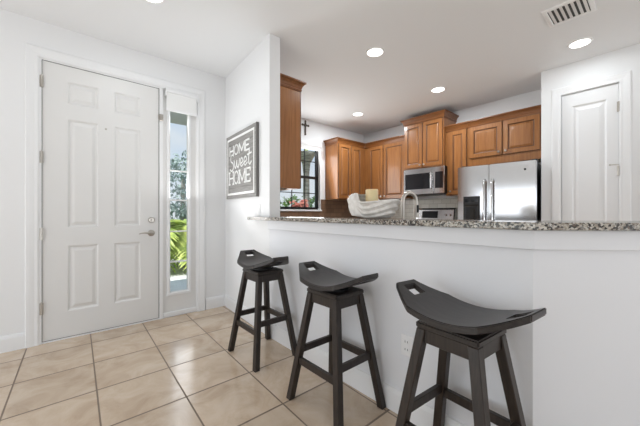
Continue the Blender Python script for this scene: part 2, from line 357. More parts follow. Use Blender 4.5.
q = MB(t.location); q.tube([(1.268, YF-.03, 1.03), (1.268, YF-.034, 1.1), (1.268, YF-.03, 1.21)], .004, 8); q.build('cord', 'white', t)

# ------------------------------------------------------------------ pantry door
casing('trim_6', -.742, -.283, 2.455, faceX(XP), 'white casing around the pantry door')
PP = faceX(XP-.0 + .008)
pm = MB(); us = [-.739, -.667, -.393-.0, -.286]; us = [-.739, -.655, -.37, -.286]; ws = [.012, .25, 2.315, 2.452]
for i in range(3):
    for j in range(3):
        u0, u1, w0, w1 = us[i], us[i+1], ws[j], ws[j+1]
        if i == 1 and j == 1: pm.nested(PP, u0, u1, w0, w1, [(0, 0), (.006, -.002), (.018, -.012), (.032, -.012), (.058, -.003), (.062, -.002)])
        else: pm.face([PP(u0, w0, 0), PP(u1, w0, 0), PP(u1, w1, 0), PP(u0, w1, 0)])
bmesh.ops.remove_doubles(pm.bm, verts=pm.bm.verts[:], dist=1e-5)
pm.nested(PP, us[0], us[-1], ws[0], ws[-1], [(0, 0), (0, -.04)])
d2 = struct(pm, 'door_2', 'trim', 'closed white pantry door right of the refrigerator', 'door')
for z in (2.21, 1.56, .9, .25):
    h = MB(); h.tube([(XP-.008, .284, z-.05), (XP-.008, .284, z+.05)], .0075, 10); h.box(XP-.003, XP+.008, .276, .298, z-.05, z+.05)
    h.build('hinge', 'nickel', d2, smooth=True)
h = MB(); h.tube([(XP-.01, .284, 1.62), (XP-.03, .30, 1.622), (XP-.04, .345, 1.622)], .005, 8); h.lathe([(.008, 0), (.01, .01), (0, .012)], (XP-.04, .342, 1.622), (-.3, .95, 0), 10)
h.build('door_stop', 'nickel', d2, smooth=True)

# ------------------------------------------------------------------ kitchen window
k0, k1, kz0, kz1 = 2.72, 3.62, 1.195, 2.37
fr = MB()
yb0, yb1 = YK+.05, YK+.09
for a, b, c, d in ((k0, k0+.05, kz0, kz1), (k1-.05, k1, kz0, kz1), (k0, k1, kz0, kz0+.045), (k0, k1, kz1-.045, kz1), (k0, k1, 1.755, 1.80)): fr.box(a, b, yb0, yb1, c, d)
win2 = struct(fr, 'window_2', 'black', 'black framed kitchen window with garden view', 'window')
gr = MB()
for x in (3.03, 3.315): gr.box(x-.007, x+.007, YK+.062, YK+.074, kz0+.045, 1.755)
for x in (3.03, 3.315): gr.box(x-.007, x+.007, YK+.068, YK+.08, 1.80, kz1)
for z in (1.49, 2.07): gr.box(k0+.05, k1-.05, YK+.062, YK+.074, z-.007, z+.007)
gr.build('grille', 'black', win2)
MB().box(k0+.04, k1-.04, YK+.081, YK+.086, kz0+.03, kz1-.03).build('pane', 'glass', win2)
struct(MB().box(k0-.03, k1+.03, YK-.03, YK+.05, kz0-.03, kz0-.001), 'trim_7', 'trim', 'white sill under the kitchen window', 'window sill', bevel=.004)
t = thing('roller_shade', 'white roller shade across the top of the kitchen window', 'window shade', (3.2, YK-.03, 2.27))
q = MB(t.location); q.box(2.70, 3.63, YK-.05, YK-.005, 2.335, 2.40); q.build('headrail', 'white', t, bevel=.008)
q = MB(t.location); q.box(2.74, 3.6, YK-.03, YK-.026, 2.285, 2.34); q.build('shade_cloth', 'fabric', t)
q = MB(t.location); q.box(2.74, 3.6, YK-.036, YK-.02, 2.262, 2.287); q.build('bottom_rail', 'white', t, bevel=.004)

# ------------------------------------------------------------------ cabinets
def crown_rings(P, u0, u1, z, L_, R_, depth, prof=None):
    prof = prof or [(0, -.03), (.010, -.028), (.014, -.012), (.010, -.006), (.014, .004), (.02, .022), (.036, .044), (.050, .052), (.050, .066), (.0, .066)]
    return [[P(u0-d*L_, z+h, d), P(u1+d*R_, z+h, d), P(u1+d*R_, z+h, -depth), P(u0-d*L_, z+h, -depth)] for d, h in prof]
def panel_door(P, u0, u1, w0, w1, parent, o, knob=None):
    mb = MB(o)
    fw = min(.058, (u1-u0)*.24)
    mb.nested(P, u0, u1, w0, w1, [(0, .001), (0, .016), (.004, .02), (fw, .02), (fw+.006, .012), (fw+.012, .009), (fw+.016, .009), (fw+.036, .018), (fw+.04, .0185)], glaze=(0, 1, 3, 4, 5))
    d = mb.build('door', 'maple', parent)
    if knob:
        ku, kw = knob; c = Vector(P(ku, kw, .02)); ax = Vector(P(ku, kw, 1)) - Vector(P(ku, kw, 0))
        k = MB(o); k.lathe([(.006, 0), (.006, .010), (.014, .015), (.016, .022), (.011, .028), (0, .03)], c, ax, 14); k.build('knob', 'nickel', d, smooth=True)
    return d
def cabinet(name, label, P, u0, u1, w0, w1, depth, doors, loc, crown=None, end=None, cat='cabinet', rail=True, group=None):
    t = thing(name, label, cat, loc, group); o = t.location
    b = MB(o)
    pts = [P(u0, w0, -depth), P(u1, w0, -depth), P(u1, w0, 0), P(u0, w0, 0), P(u0, w1, -depth), P(u1, w1, -depth), P(u1, w1, 0), P(u0, w1, 0)]
    b.hexa(pts); b.build('body', 'maple', t, bevel=.002)
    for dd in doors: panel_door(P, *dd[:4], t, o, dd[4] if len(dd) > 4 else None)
    if crown:
        cu0, cu1, L_, R_ = crown
        c = MB(o); c.loft(crown_rings(P, cu0, cu1, w1, L_, R_, depth-.002)); c.build('crown_moulding', 'mapleh', t)
    return t
XC = 4.5
PX = faceX(XC); PXm = faceX(4.43); PY = faceY(3.82)
# end cabinet beside the partition: faces +X
PE = lambda u, w, d: (1.895 + d, u, w)
cabinet('wall_cabinet', 'wooden wall cabinet showing plain end panel beside partition wall', PE, 2.49, 3.52, 1.385, 2.43, .322,
        [(2.495, 3.0, 1.39, 2.41, (2.97, 1.44)), (3.004, 3.515, 1.39, 2.41, (3.04, 1.44))], (1.73, 3.0, 1.385), (2.49, 3.52, 1, 0))
cabinet('wall_cabinet', 'two-door wooden wall cabinet right of the kitchen window', PY, 3.75, 4.848, 1.385, 2.415, .328,
        [(3.765, 4.085, 1.395, 2.385, (4.055, 1.44)), (4.093, 4.40, 1.395, 2.385, (4.12, 1.44))], (4.1, 3.98, 1.385), (3.75, 4.5, 1, -1))
cabinet('wall_cabinet', 'two-door wooden wall cabinet between corner and microwave cabinet', PX, -3.818, -2.890, 1.385, 2.415, .348,
        [(-3.72, -3.375, 1.395, 2.385, (-3.41, 1.44)), (-3.365, -2.91, 1.395, 2.385, (-3.33, 1.44))], (4.67, 3.4, 1.385), (-3.818, -2.890, -1, 0))
cabinet('wall_cabinet', 'tallest two-door wooden wall cabinet above the microwave', PXm, -2.888, -2.195, 1.862, 2.635, .418,
        [(-2.875, -2.547, 1.875, 2.60, (-2.577, 1.915)), (-2.537, -2.208, 1.875, 2.60, (-2.507, 1.915))], (4.62, 2.57, 1.862), (-2.888, -2.195, 1, 1))
cabinet('wall_cabinet', 'narrow single-door wooden wall cabinet left of the refrigerator', PX, -2.193, -1.865, 1.40, 2.40, .348,
        [(-2.14, -1.88, 1.412, 2.37, (-2.11, 1.46))], (4.67, 2.03, 1.40), (-2.193, -1.865, 0, 0))
cabinet('wall_cabinet', 'wide two-door wooden wall cabinet above the refrigerator', PX, -1.863, -.935, 1.81, 2.40, .348,
        [(-1.835, -1.412, 1.92, 2.37, (-1.45, 1.965)), (-1.402, -.99, 1.92, 2.37, (-1.365, 1.965))], (4.67, 1.4, 1.81), (-1.863, -.935, 0, 0))
# backsplash on the two kitchen walls
struct(MB().box(4.838, 4.849, 1.87, 4.138, .912, 1.383), 'trim_8', 'splash', 'pale stone tile backsplash behind the range', 'backsplash')
bs = MB(); bs.box(3.64, 4.837, 4.139, 4.149, .912, 1.383); bs.box(1.575, 3.64, 4.139, 4.149, .912, 1.164)
struct(bs, 'trim_9', 'splashdark', 'brown stone tile backsplash beside the kitchen window', 'backsplash')
# base cabinets and worktops
def base(label, P, u0, u1, depth, loc, n, top=.868):
    wd = (u1-u0)/n
    return cabinet('base_cabinet', label, P, u0, u1, .001, top, depth,
        [(u0+i*wd+.006, u0+(i+1)*wd-.006, .12, .855, (u0+(i+.85)*wd, .8)) for i in range(n)], loc)
base('wooden base cabinets under the kitchen window', faceY(3.56), 1.575, 4.845, .588, (3.2, 3.85, 0), 6)
base('wooden base cabinets left of the range', faceX(4.24), -3.5, -2.875, .6, (4.55, 3.25, 0), 1)
base('narrow wooden base cabinet between range and refrigerator', faceX(4.24), -2.115, -1.875, .6, (4.55, 2.03, 0), 1)
base('wooden sink base cabinets behind the half wall', lambda u, w, d: (2.16+d, u, w), .62, 2.36, .595, (1.86, 1.5, 0), 4, .69)
tag(MB((3.2, 3.85, .87)).prism([(1.575, 4.137), (1.575, 3.53), (4.21, 3.53), (4.21, 2.866), (4.836, 2.866), (4.836, 4.137)], .87, .91).build('worktop', 'granite', bevel=.004), 'speckled granite worktop running under the kitchen window', 'worktop')
tag(MB((4.52, 2.02, .87)).box(4.21, 4.836, 1.872, 2.122, .87, .91).build('worktop', 'granite', bevel=.004), 'short granite worktop between range and refrigerator', 'worktop')
wt = MB((1.87, 1.5, .87)); wt.box(1.562, 2.19, .62, .86, .87, .91); wt.box(1.562, 2.19, 1.58, 2.37, .87, .91); wt.box(1.562, 1.90, .86, 1.58, .87, .91); wt.box(2.14, 2.19, .86, 1.58, .87, .91)
tag(wt.build('worktop', 'granite'), 'granite sink worktop hidden behind the raised bar', 'worktop')
# raised bar top
bt = MB((1.55, 1.3, 1.066))
bt.prism([(1.395, 2.70), (1.383, .318), (2.258, -.556), (2.48, -.334), (1.70, .449), (1.70, 2.373), (1.4555, 2.373), (1.476, 2.70)], 1.066, 1.096)
tag(bt.build('bar_counter', 'granite', bevel=.004, seg=2), 'raised speckled granite bar top on the half wall', 'counter')
# sink and faucet
sk = MB((2.02, 1.22, .70)); sk.nested(lambda u, w_, d: (u, w_, .905+d), 1.902, 2.138, .862, 1.578, [(0, 0), (.012, 0), (.02, -.19), (.03, -.2)])
tag(sk.build('sink', 'steel', smooth=True), 'stainless undermount sink behind the bar', 'sink')
t = thing('kitchen_faucet', 'brushed nickel gooseneck faucet rising behind the granite bar', 'faucet', (1.845, 1.215, .91)); o = t.location
q = MB(o); q.lathe([(.028, 0), (.028, .006), (.021, .014), (.019, .06), (.0, .062)], o); q.build('base', 'nickel', t, smooth=True)
dr = Vector((.94, -.34, 0)); path = [o+Vector((0, 0, .05)), o+Vector((0, 0, .18)), o+Vector((0, 0, .305))]
for k in range(1, 13):
    a = math.pi*k/12*.97; path.append(o+Vector((0, 0, .305)) + dr*(.058*(1-math.cos(a))) + Vector((0, 0, .065*math.sin(a))))
q = MB(o); q.tube(path, .0135, 14); q.build('spout', 'nickel', t, smooth=True)
e = path[-1]
q = MB(o); q.tube([e+Vector((0, 0, .004)), e+Vector((0, 0, -.03)), e+Vector((.002, 0, -.09)), e+Vector((.003, 0, -.12))], [.0145, .016, .02, .021], 14); hd = q.build('spray_head', 'nickel', t, smooth=True)
q = MB(o); q.box(e.x-.014, e.x+.002, e.y-.025, e.y-.012, e.z-.085, e.z-.03); q.build('button', 'black', hd, bevel=.003)
q = MB(o); q.tube([o+Vector((0, -.018, .045)), o+Vector((.01, -.05, .06)), o+Vector((.015, -.085, .085))], [.008, .007, .006], 10); q.build('lever', 'nickel', t, smooth=True)

# ------------------------------------------------------------------ refrigerator
t = thing('refrigerator', 'stainless side-by-side refrigerator with black ice dispenser', 'refrigerator', (4.5, 1.395, 0)); o = t.location
q = MB(o); q.box(4.222, 4.82, .98, 1.838, .02, 1.735); q.build('body', 'darkmetal', t, bevel=.004)
fdoor = MB(o); fdoor.box(4.15, 4.215, 1.476, 1.862, .07, 1.755); ld = fdoor.build('door', 'steel', t, bevel=.008, seg=2)
fdoor = MB(o); fdoor.box(4.15, 4.215, .972, 1.470, .07, 1.755); rd = fdoor.build('door', 'steel', t, bevel=.008, seg=2)
for y, dd in ((1.518, ld), (1.428, rd)):
    q = MB(o); q.tube([(4.152, y, 1.56), (4.12, y, 1.55), (4.10, y, 1.52), (4.096, y, 1.1), (4.10, y, .62), (4.12, y, .59), (4.152, y, .58)], .0145, 12); q.build('handle', 'chrome', dd, smooth=True)
ds = MB(o); PF = faceX(4.149)
ds.nested(PF, -1.785, -1.578, .97, 1.355, [(0, 0), (.003, .008), (.008, .009)], cap=False)
ds.box(4.141, 4.15, 1.586, 1.777, 1.245, 1.347); ds.nested(PF, -1.777, -1.586, .978, 1.245, [(0, .009), (.012, .007), (.02, -.0005)])
dsp = ds.build('dispenser', 'black', ld)
q = MB(o); q.box(4.138, 4.1412, 1.60, 1.765, 1.275, 1.325); q.build('display', 'blackglass', dsp)
q = MB(o); q.hexa([(4.142, 1.70, 1.03), (4.142, 1.64, 1.03), (4.148, 1.64, 1.03), (4.148, 1.70, 1.03), (4.136, 1.70, 1.19), (4.136, 1.64, 1.19), (4.148, 1.64, 1.19), (4.148, 1.70, 1.19)]); q.build('paddle', 'darkmetal', dsp)
q = MB(o); q.lathe([(.013, 0), (.013, .002), (0, .0025)], (4.15, 1.085, 1.655), (-1, 0, 0), 16); q.build('badge', 'darkmetal', rd)
q = MB(o); q.box(4.17, 4.22, .96, 1.83, .0, .068); q.build('kick_plate', 'black', t)
for y in (1.0, 1.79):
    q = MB(o); q.box(4.17, 4.28, y-.025, y+.025, 1.736, 1.768); q.build('hinge_cover', 'black', t, bevel=.004)

t.rotation_euler = (0, 0, R(4)); t.location.y += .008

# ------------------------------------------------------------------ microwave
t = thing('microwave', 'stainless over-range microwave under the tallest cabinet', 'microwave', (4.6, 2.521, 1.43)); o = t.location
q = MB(o); q.box(4.431, 4.835, 2.171, 2.883, 1.43, 1.858); q.build('body', 'darkmetal', t, bevel=.003)
PM = faceX(4.430); 
dm = MB(o); dm.nested(PM, -2.883, -2.344, 1.436, 1.855, [(0, 0), (0, .024), (.004, .028), (.03, .028)], cap=False)
dm.box(-2.855, -2.372, 1.436+.03, 1.52, .002, .028, P=lambda u, w_, d: PM(u, w_, d)); dm.box(-2.855, -2.372, 1.775, 1.825, .002, .028, P=lambda u, w_, d: PM(u, w_, d))
md = dm.build('door', 'steel', t)
q = MB(o); q.nested(PM, -2.855, -2.372, 1.52, 1.775, [(0, .026), (.004, .022), (.045, .022), (.047, .020)]); q.build('window_glass', 'blackglass', md)
q = MB(o); q.tube([PM(-2.374, 1.52, .028), PM(-2.374, 1.53, .058), PM(-2.374, 1.65, .064), PM(-2.374, 1.765, .058), PM(-2.374, 1.775, .028)], .012, 10); q.build('handle', 'chrome', md, smooth=True)
cp = MB(o); cp.nested(PM, -2.341, -2.171, 1.436, 1.855, [(0, 0), (0, .024), (.004, .028), (.02, .028)], cap=False)
cp.box(-2.322, -2.19, 1.456, 1.52, .002, .028, P=lambda u, w_, d: PM(u, w_, d)); cp.box(-2.322, -2.19, 1.775, 1.835, .002, .028, P=lambda u, w_, d: PM(u, w_, d))
cpo = cp.build('control_frame', 'steel', t)
q = MB(o); q.box(-2.323, -2.189, 1.519, 1.776, .01, .026, P=lambda u, w_, d: PM(u, w_, d)); q.build('control_panel', 'blackglass', cpo)

# ------------------------------------------------------------------ range
t = thing('kitchen_range', 'stainless electric range with tall back panel below the microwave', 'stove', (4.52, 2.5, 0)); o = t.location
q = MB(o); q.box(4.20, 4.82, 2.13, 2.86, .0, .905); q.build('body', 'steel', t, bevel=.004)
q = MB(o); q.box(4.19, 4.75, 2.13, 2.86, .906, .918); q.build('cooktop', 'blackglass', t, bevel=.003)
q = MB(o); q.loft([[(4.72, y, .918), (4.70, y, 1.0), (4.735, y, 1.19), (4.76, y, 1.215), (4.82, y, 1.215), (4.82, y, .918)] for y in (2.155, 2.835)]); bgd = q.build('back_panel', 'steel', t, bevel=.003)
PB = lambda u, w_, d: (4.70 + (w_-1.0)*.184 - d, -u, w_)
q = MB(o); q.box(-2.72, -2.44, 1.05, 1.165, -.004, .004, P=PB); q.build('display', 'blackglass', bgd)
q = MB(o); q.box(-2.175, -2.156, .93, 1.19, -.01, .003, P=PB); q.build('end_cap', 'black', bgd)
q = MB(o); q.box(4.175, 4.199, 2.14, 2.85, .2, .78); od = q.build('oven_door', 'steel', t, bevel=.004)
q = MB(o); q.box(4.17, 4.1745, 2.26, 2.74, .35, .65); q.build('window_glass', 'blackglass', od)
q = MB(o); q.tube([(4.175, 2.2, .73), (4.13, 2.2, .735), (4.13, 2.8, .735), (4.175, 2.8, .73)], .011, 8); q.build('handle', 'chrome', od, smooth=True)
for y in (2.23, 2.30):
    k = MB(o); k.lathe([(.02, 0), (.018, .02), (0, .021)], PB(-y, 1.1, .001), (-1, 0, .18), 14); k.build('knob', 'steel', bgd, smooth=True)

# ------------------------------------------------------------------ grey plank sign on the partition
tn = Vector((-.0655, -1, 0)).normalized(); nn = Vector((-tn.y*-1, 0, 0)); nn = Vector((-1, .0655, 0)).normalized()
SB = Vector((sx(3.405), 3.405, 1.295)) + nn*.002
def PG(u, w_, d): return tuple(SB + tn*u + Vector((0, 0, w_)) + nn*d)
SW, SH = .806, .728
t = thing('wall_sign', 'grey plank sign with white border reading HOME sweet HOME', 'sign', PG(SW/2, 0, 0)); o = t.location
q = MB(o)
for i in range(6):
    a = SH/6*i; q.box(0, SW, a+.0015, a+SH/6-.0015, .006, .026, P=PG)
q.build('plank_panel', 'plank', t)
q = MB(o); q.box(.004, SW-.004, .004, SH-.004, .0, .0055, P=PG); q.build('backing', 'greypaint', t)
q = MB(o); q.box(SW+.0005, SW+.010, 0, SH, 0, .028, P=PG); q.build('edge_strip', 'greypaint', t)
q = MB(o)
for a, b, c, d in ((.038, SW-.038, .04, .064), (.038, SW-.038, SH-.064, SH-.04), (.038, .058, .064, SH-.064), (SW-.058, SW-.038, .064, SH-.064)): q.box(a, b, c, d, .0262, .0285, P=PG)
q.build('border', 'lettering', t)
def strokes(mb, segs, wd):
    for pl in segs:
        for (a, b), (c, d) in zip(pl, pl[1:]):
            v = Vector((c-a, d-b));  L_ = v.length
            if L_ < 1e-6: continue
            v /= L_; n_ = Vector((-v.y, v.x))*wd/2; e_ = v*wd*.3
            p0 = Vector((a, b))-e_; p1 = Vector((c, d))+e_
            c4 = [p0-n_, p1-n_, p1+n_, p0+n_]
            mb.hexa([PG(x.x, x.y, .0262) for x in c4] + [PG(x.x, x.y, .0285) for x in c4])
def arc(cx, cy, rx, ry, a0, a1, n=14): return [(cx+rx*math.cos(R(a0+(a1-a0)*i/n)), cy+ry*math.sin(R(a0+(a1-a0)*i/n))) for i in range(n+1)]
def word_home(u0, u1, w0, w1, serif):
    W = (u1-u0); g = W*.05; cw = (W-3*g)/4.3; h = w1-w0; S = []
    def bx(i): return u0 + i*(cw+g) + (cw*.3 if i == 3 else 0)
    a = bx(0); S += [[(a, w0), (a, w1)], [(a+cw, w0), (a+cw, w1)], [(a, (w0+w1)/2), (a+cw, (w0+w1)/2)]]; stems = [a, a+cw]
    a = bx(1); S += [arc(a+cw/2, (w0+w1)/2, cw/2, h/2, 0, 360, 22)]
    a = bx(2); m = cw*1.3; S += [[(a, w0), (a, w1), (a+m/2, w0+h*.15), (a+m, w1), (a+m, w0)]]; stems += [a, a+m]
    a = bx(3); S += [[(a+cw*.85, w1), (a, w1), (a, w0), (a+cw*.85, w0)], [(a, (w0+w1)/2), (a+cw*.7, (w0+w1)/2)]]; stems += [a]
    if serif:
        for s in stems:
            for w_ in (w0, w1): S.append([(s-cw*.17, w_), (s+cw*.17, w_)])
        S += [[(a+cw*.85, w1), (a+cw*.85, w1-h*.2)], [(a+cw*.85, w0), (a+cw*.85, w0+h*.2)]]
    return S
q = MB(o); strokes(q, word_home(.115, .665, .492, .595, False), .019); q.build('lettering', 'lettering', t)
q = MB(o); strokes(q, word_home(.105, .69, .165, .300, True), .019); q.build('lettering', 'lettering', t)
sw = []
sw.append(arc(.185, .455, .045, .042, 40, 255, 12) + arc(.170, .365, .055, .048, 75, -150, 14))                     # s
sw.append([(.245, .425), (.262, .355), (.285, .335), (.31, .375), (.32, .42), (.33, .355), (.36, .335), (.39, .385), (.398, .43)])   # w
for c in (.455, .55): sw.append([(c-.045, .362), (c+.025, .385)] + arc(c, .385, .032, .045, 15, 300, 14) + [(c+.05, .362)])         # e e
sw.append([(.655, .50), (.635, .40), (.64, .35), (.665, .335), (.70, .36)]); sw.append([(.605, .44), (.70, .45)])                # t
q = MB(o); strokes(q, sw, .016); q.build('lettering', 'lettering', t)

# ------------------------------------------------------------------ iron cross over the window
t = MB((3.268, YK-.01, 2.53)); cxx, cz = 3.268, 2.655
t.loft([[(cxx+a*.012, YK-y, cz+z) for a in (-1, 1)] + [(cxx+a*.012, YK-y2, cz+z) for a, y2 in ((1, .018), (-1, .018))] for y, z in ((.002, -.125), (.002, .095))])
t.box(cxx-.062, cxx+.062, YK-.018, YK-.002, cz+.018, cz+.042)
for x, z in ((0, -.13), (0, .10), (-.068, .03), (.068, .03)): t.lathe([(.001, 0), (.018, .003), (.02, .012), (.0, .018)], (cxx+x, YK-.002, cz+z), (0, -1, 0), 12)
t.lathe([(.03, 0), (.03, .016), (.012, .022), (0, .023)], (cxx, YK-.002, cz+.03), (0, -1, 0), 16)
tag(t.build('wall_cross', 'iron'), 'small dark iron cross on the wall above the kitchen window', 'cross')

# ------------------------------------------------------------------ outlets
def outlet(P, u, w_, label, n=2, name='wall_outlet', cat='outlet'):
    c = P(u, w_, 0); t = thing(name, label, cat, c); o = t.location
    q = MB(o); q.nested(P, u-.036, u+.036, w_-.058, w_+.058, [(0, .0005), (.001, .004), (.005, .006), (.008, .006)]); q.build('cover_plate', 'white', t)
    if n == 2:
        for dz in (-.021, .021):
            q = MB(o); q.nested(P, u-.016, u+.016, w_+dz-.014, w_+dz+.014, [(0, .006), (.001, .009), (.003, .009)]); so = q.build('socket', 'white', t)
            q = MB(o); q.box(u-.009, u-.006, w_+dz-.004, w_+dz+.007, .0085, .0095, P=P); q.box(u+.006, u+.009, w_+dz-.004, w_+dz+.007, .0085, .0095, P=P); q.build('slots', 'darkmetal', so)
    else:
        q = MB(o); q.nested(P, u-.016, u+.016, w_-.032, w_+.032, [(0, .006), (.001, .0085), (.003, .009)]); q.build('switch', 'white', t)
    return t
outlet(lambda u, w_, d: (1.4465 - d, -u, w_), -.925, .40, 'white wall outlet under the bar left of the nearest stool')
outlet(lambda u, w_, d: (sx(-u) - d, -u, w_), -2.95, .475, 'white wall outlet low under the sign beside the farthest stool')
outlet(lambda u, w_, d: (sx(-u) - d, -u, w_), -2.60, 1.16, 'white light switch just above the left end of the bar top', 1, 'light_switch', 'light switch')

# ------------------------------------------------------------------ ceiling lights and vent
for x, y, s in ((2.443, 1.939, 'recessed ceiling light nearest the partition wall end'), (3.822, 1.972, 'recessed ceiling light in front of the microwave cabinet'),
             (3.819, .523, 'recessed ceiling light beside the air vent'), (3.758, 3.34, 'recessed ceiling light farthest back, near the kitchen window'),
             (.52, 2.545, 'recessed ceiling light over the entry floor')):
    t = thing('ceiling_light', s, 'ceiling light', (x, y, H), 'recessed ceiling lights'); o = t.location
    q = MB(o); q.loft([[(x+r*math.cos(2*math.pi*k/32), y+r*math.sin(2*math.pi*k/32), z) for k in range(32)] for r, z in ((.098, H-.0005), (.096, H-.006), (.08, H-.008), (.078, H-.003))], cap=False); q.build('trim_ring', 'white', t, smooth=True)
    q = MB(o); q.lathe([(.079, -.001), (.079, -.004), (0, -.0045)], (x, y, H), n=32); q.build('lens', 'lamp', t)
    l = bpy.data.lights.new('can_light', 'AREA'); l.shape = 'DISK'; l.size = .15; l.energy = CAN_POWER * (.65 if y < 1 else 3.3 if x > 3.5 else 1.0); l.color = (.89, .955, 1)
    lo = bpy.data.objects.new('can_light', l); C.objects.link(lo); lo.parent = t; lo.location = (0, 0, -.012)
# vent: corners run parallel to the walls
t = thing('ceiling_vent', 'white slatted air vent in the kitchen ceiling', 'air vent', (3.14, .5, H)); o = t.location
v0, v1, y0, y1 = 2.985, 3.295, .345, .655
fq = MB(o); fq.nested(lambda u, w_, d: (u, w_, H-d), v0, v1, y0, y1, [(0, .0), (.004, .008), (.03, .012), (.034, .004)], cap=False); fq.build('frame', 'white', t)
fq = MB(o); fq.box(v0+.03, v1-.03, y0+.03, y1-.03, H-.003, H-.0005); fq.build('backing', 'darkmetal', t)
for i in range(7):
    y = y0 + .05 + i*.035
    s = MB(o); s.hexa([(v0+.034, y-.012, H-.011), (v1-.034, y-.012, H-.011), (v1-.034, y-.010, H-.0105), (v0+.034, y-.010, H-.0105), (v0+.034, y+.008, H-.004), (v1-.034, y+.008, H-.004), (v1-.034, y+.010, H-.0035), (v0+.034, y+.010, H-.0035)])
    s.build('slat', 'white', t)

# ------------------------------------------------------------------ shell bowl and candle on the bar
t = MB((1.555, 1.27, 1.097)); NT, NV = 72, 26; cx0, cy0 = 1.555, 1.27
def shell_pt(i, j, off):
    a = 2*math.pi*i/NT; v = j/NV
    # local: +l runs along the bar towards the angled end (-Y), +m towards the kitchen (+X)
    cl, cm = math.cos(a), math.sin(a)
    rl = .198 if cl < 0 else .205
    left = min(1, max(0, (-cl+.12)/.5)); left = left*left*(3-2*left)
    rim = .098 + .060*left + .014*max(0, cl)**2
    r = .25 + .75*v**(.40-.25*left-.2*max(0, cl))
    if j == 1: r = .5
    z = rim*((1-left)*v**1.25 + left*math.sin(v**1.05*math.pi*.55))
    rid = .0095*math.sin(2*math.pi*(v*3.2 - 1.5*cl*cl + .5*cl))*min(1, v*2.2)*(1-.55*left)
    curl = max(0, (v-.45)/.55)**1.7 * left * .44
    l = cl*(rl*r*(1-curl) + rid - off); m = cm*(.118*r*(1-.25*curl) + rid - off)
    return (cx0+m, cy0-l, 1.0975+z+off*.9)
outer = [[shell_pt(i, j, 0) for i in range(NT)] for j in range(1, NV+1)]
inner = [[shell_pt(i, j, .010) for i in range(NT)] for j in range(NV, 2, -1)]
t.loft(outer+inner)
tag(t.build('shell_bowl', 'shell', smooth=True), 'large white ridged clam shell bowl on the granite bar', 'decorative bowl')
t = thing('candle', 'ivory pillar candle standing inside the white shell bowl', 'candle', (1.565, 1.268, 1.113)); o = t.location
q = MB(o); q.lathe([(.040, 0), (.042, .002), (.042, .172), (.038, .177), (.020, .174), (0, .173)], o, n=32); q.build('wax', 'wax', t, smooth=True)
q = MB(o); q.tube([o+Vector((0, 0, .172)), o+Vector((.001, 0, .182)), o+Vector((.003, 0, .188))], .0016, 6); q.build('wick', 'black', t)

# ------------------------------------------------------------------ bar stools
HL, X1, W1, W2, RISE, Z0 = .274, .142, .065, .156, .083, .727
def seat_mesh():
    mb = MB(); bm = mb.bm
    xs = sorted(set([round(-HL + HL*2*i/40, 4) for i in range(41)] + [-.245, -.19, .19, .245, -X1, X1]))
    xs = [x for k, x in enumerate(xs) if k == 0 or x - xs[k-1] > .003]
    fr = [-1, -.75, -.5, -.25, 0, .25, .5, .75, 1]
    def hw(x): return W2 if abs(x) <= X1 else W2 + (W1-W2)*(abs(x)-X1)/(HL-X1)
    rows = []
    for x in xs:
        h = hw(x); k = .036
        ys = [-h, -h*.6-k*.25, -k, -k/3, k/3, k, h*.6+k*.25, h]
        z = Z0 + RISE*(x/HL)**2
        rows.append([bm.verts.new((x, y, z)) for y in ys])
    for a, b in zip(range(len(xs)), range(1, len(xs))):
        xm = abs((xs[a]+xs[b])/2)
        for j in range(7):
            if .19 < xm < .245 and 2 <= j <= 4: continue
            bm.faces.new((rows[a][j], rows[b][j], rows[b][j+1], rows[a][j+1]))
    r = bmesh.ops.extrude_face_region(bm, geom=bm.faces[:])
    bmesh.ops.translate(bm, verts=[g for g in r['geom'] if isinstance(g, bmesh.types.BMVert)], vec=(0, 0, -.027))
    return mb
def leg_box(mb, a, b, w_, d):   # square-section bar from a to b with horizontal ends
    a, b = Vector(a), Vector(b); w_, d = w_/2, d/2
    mb.hexa([a+Vector((-w_, -d, 0)), a+Vector((w_, -d, 0)), a+Vector((w_, d, 0)), a+Vector((-w_, d, 0)), b+Vector((-w_, -d, 0)), b+Vector((w_, -d, 0)), b+Vector((w_, d, 0)), b+Vector((-w_, d, 0))])
FT, TP = (.176, .210), (.092, .106)
def lp(sx_, sy_, z):
    k = z/.66; return Vector((sx_*(FT[0]+(TP[0]-FT[0])*k), sy_*(FT[1]+(TP[1]-FT[1])*k), z))
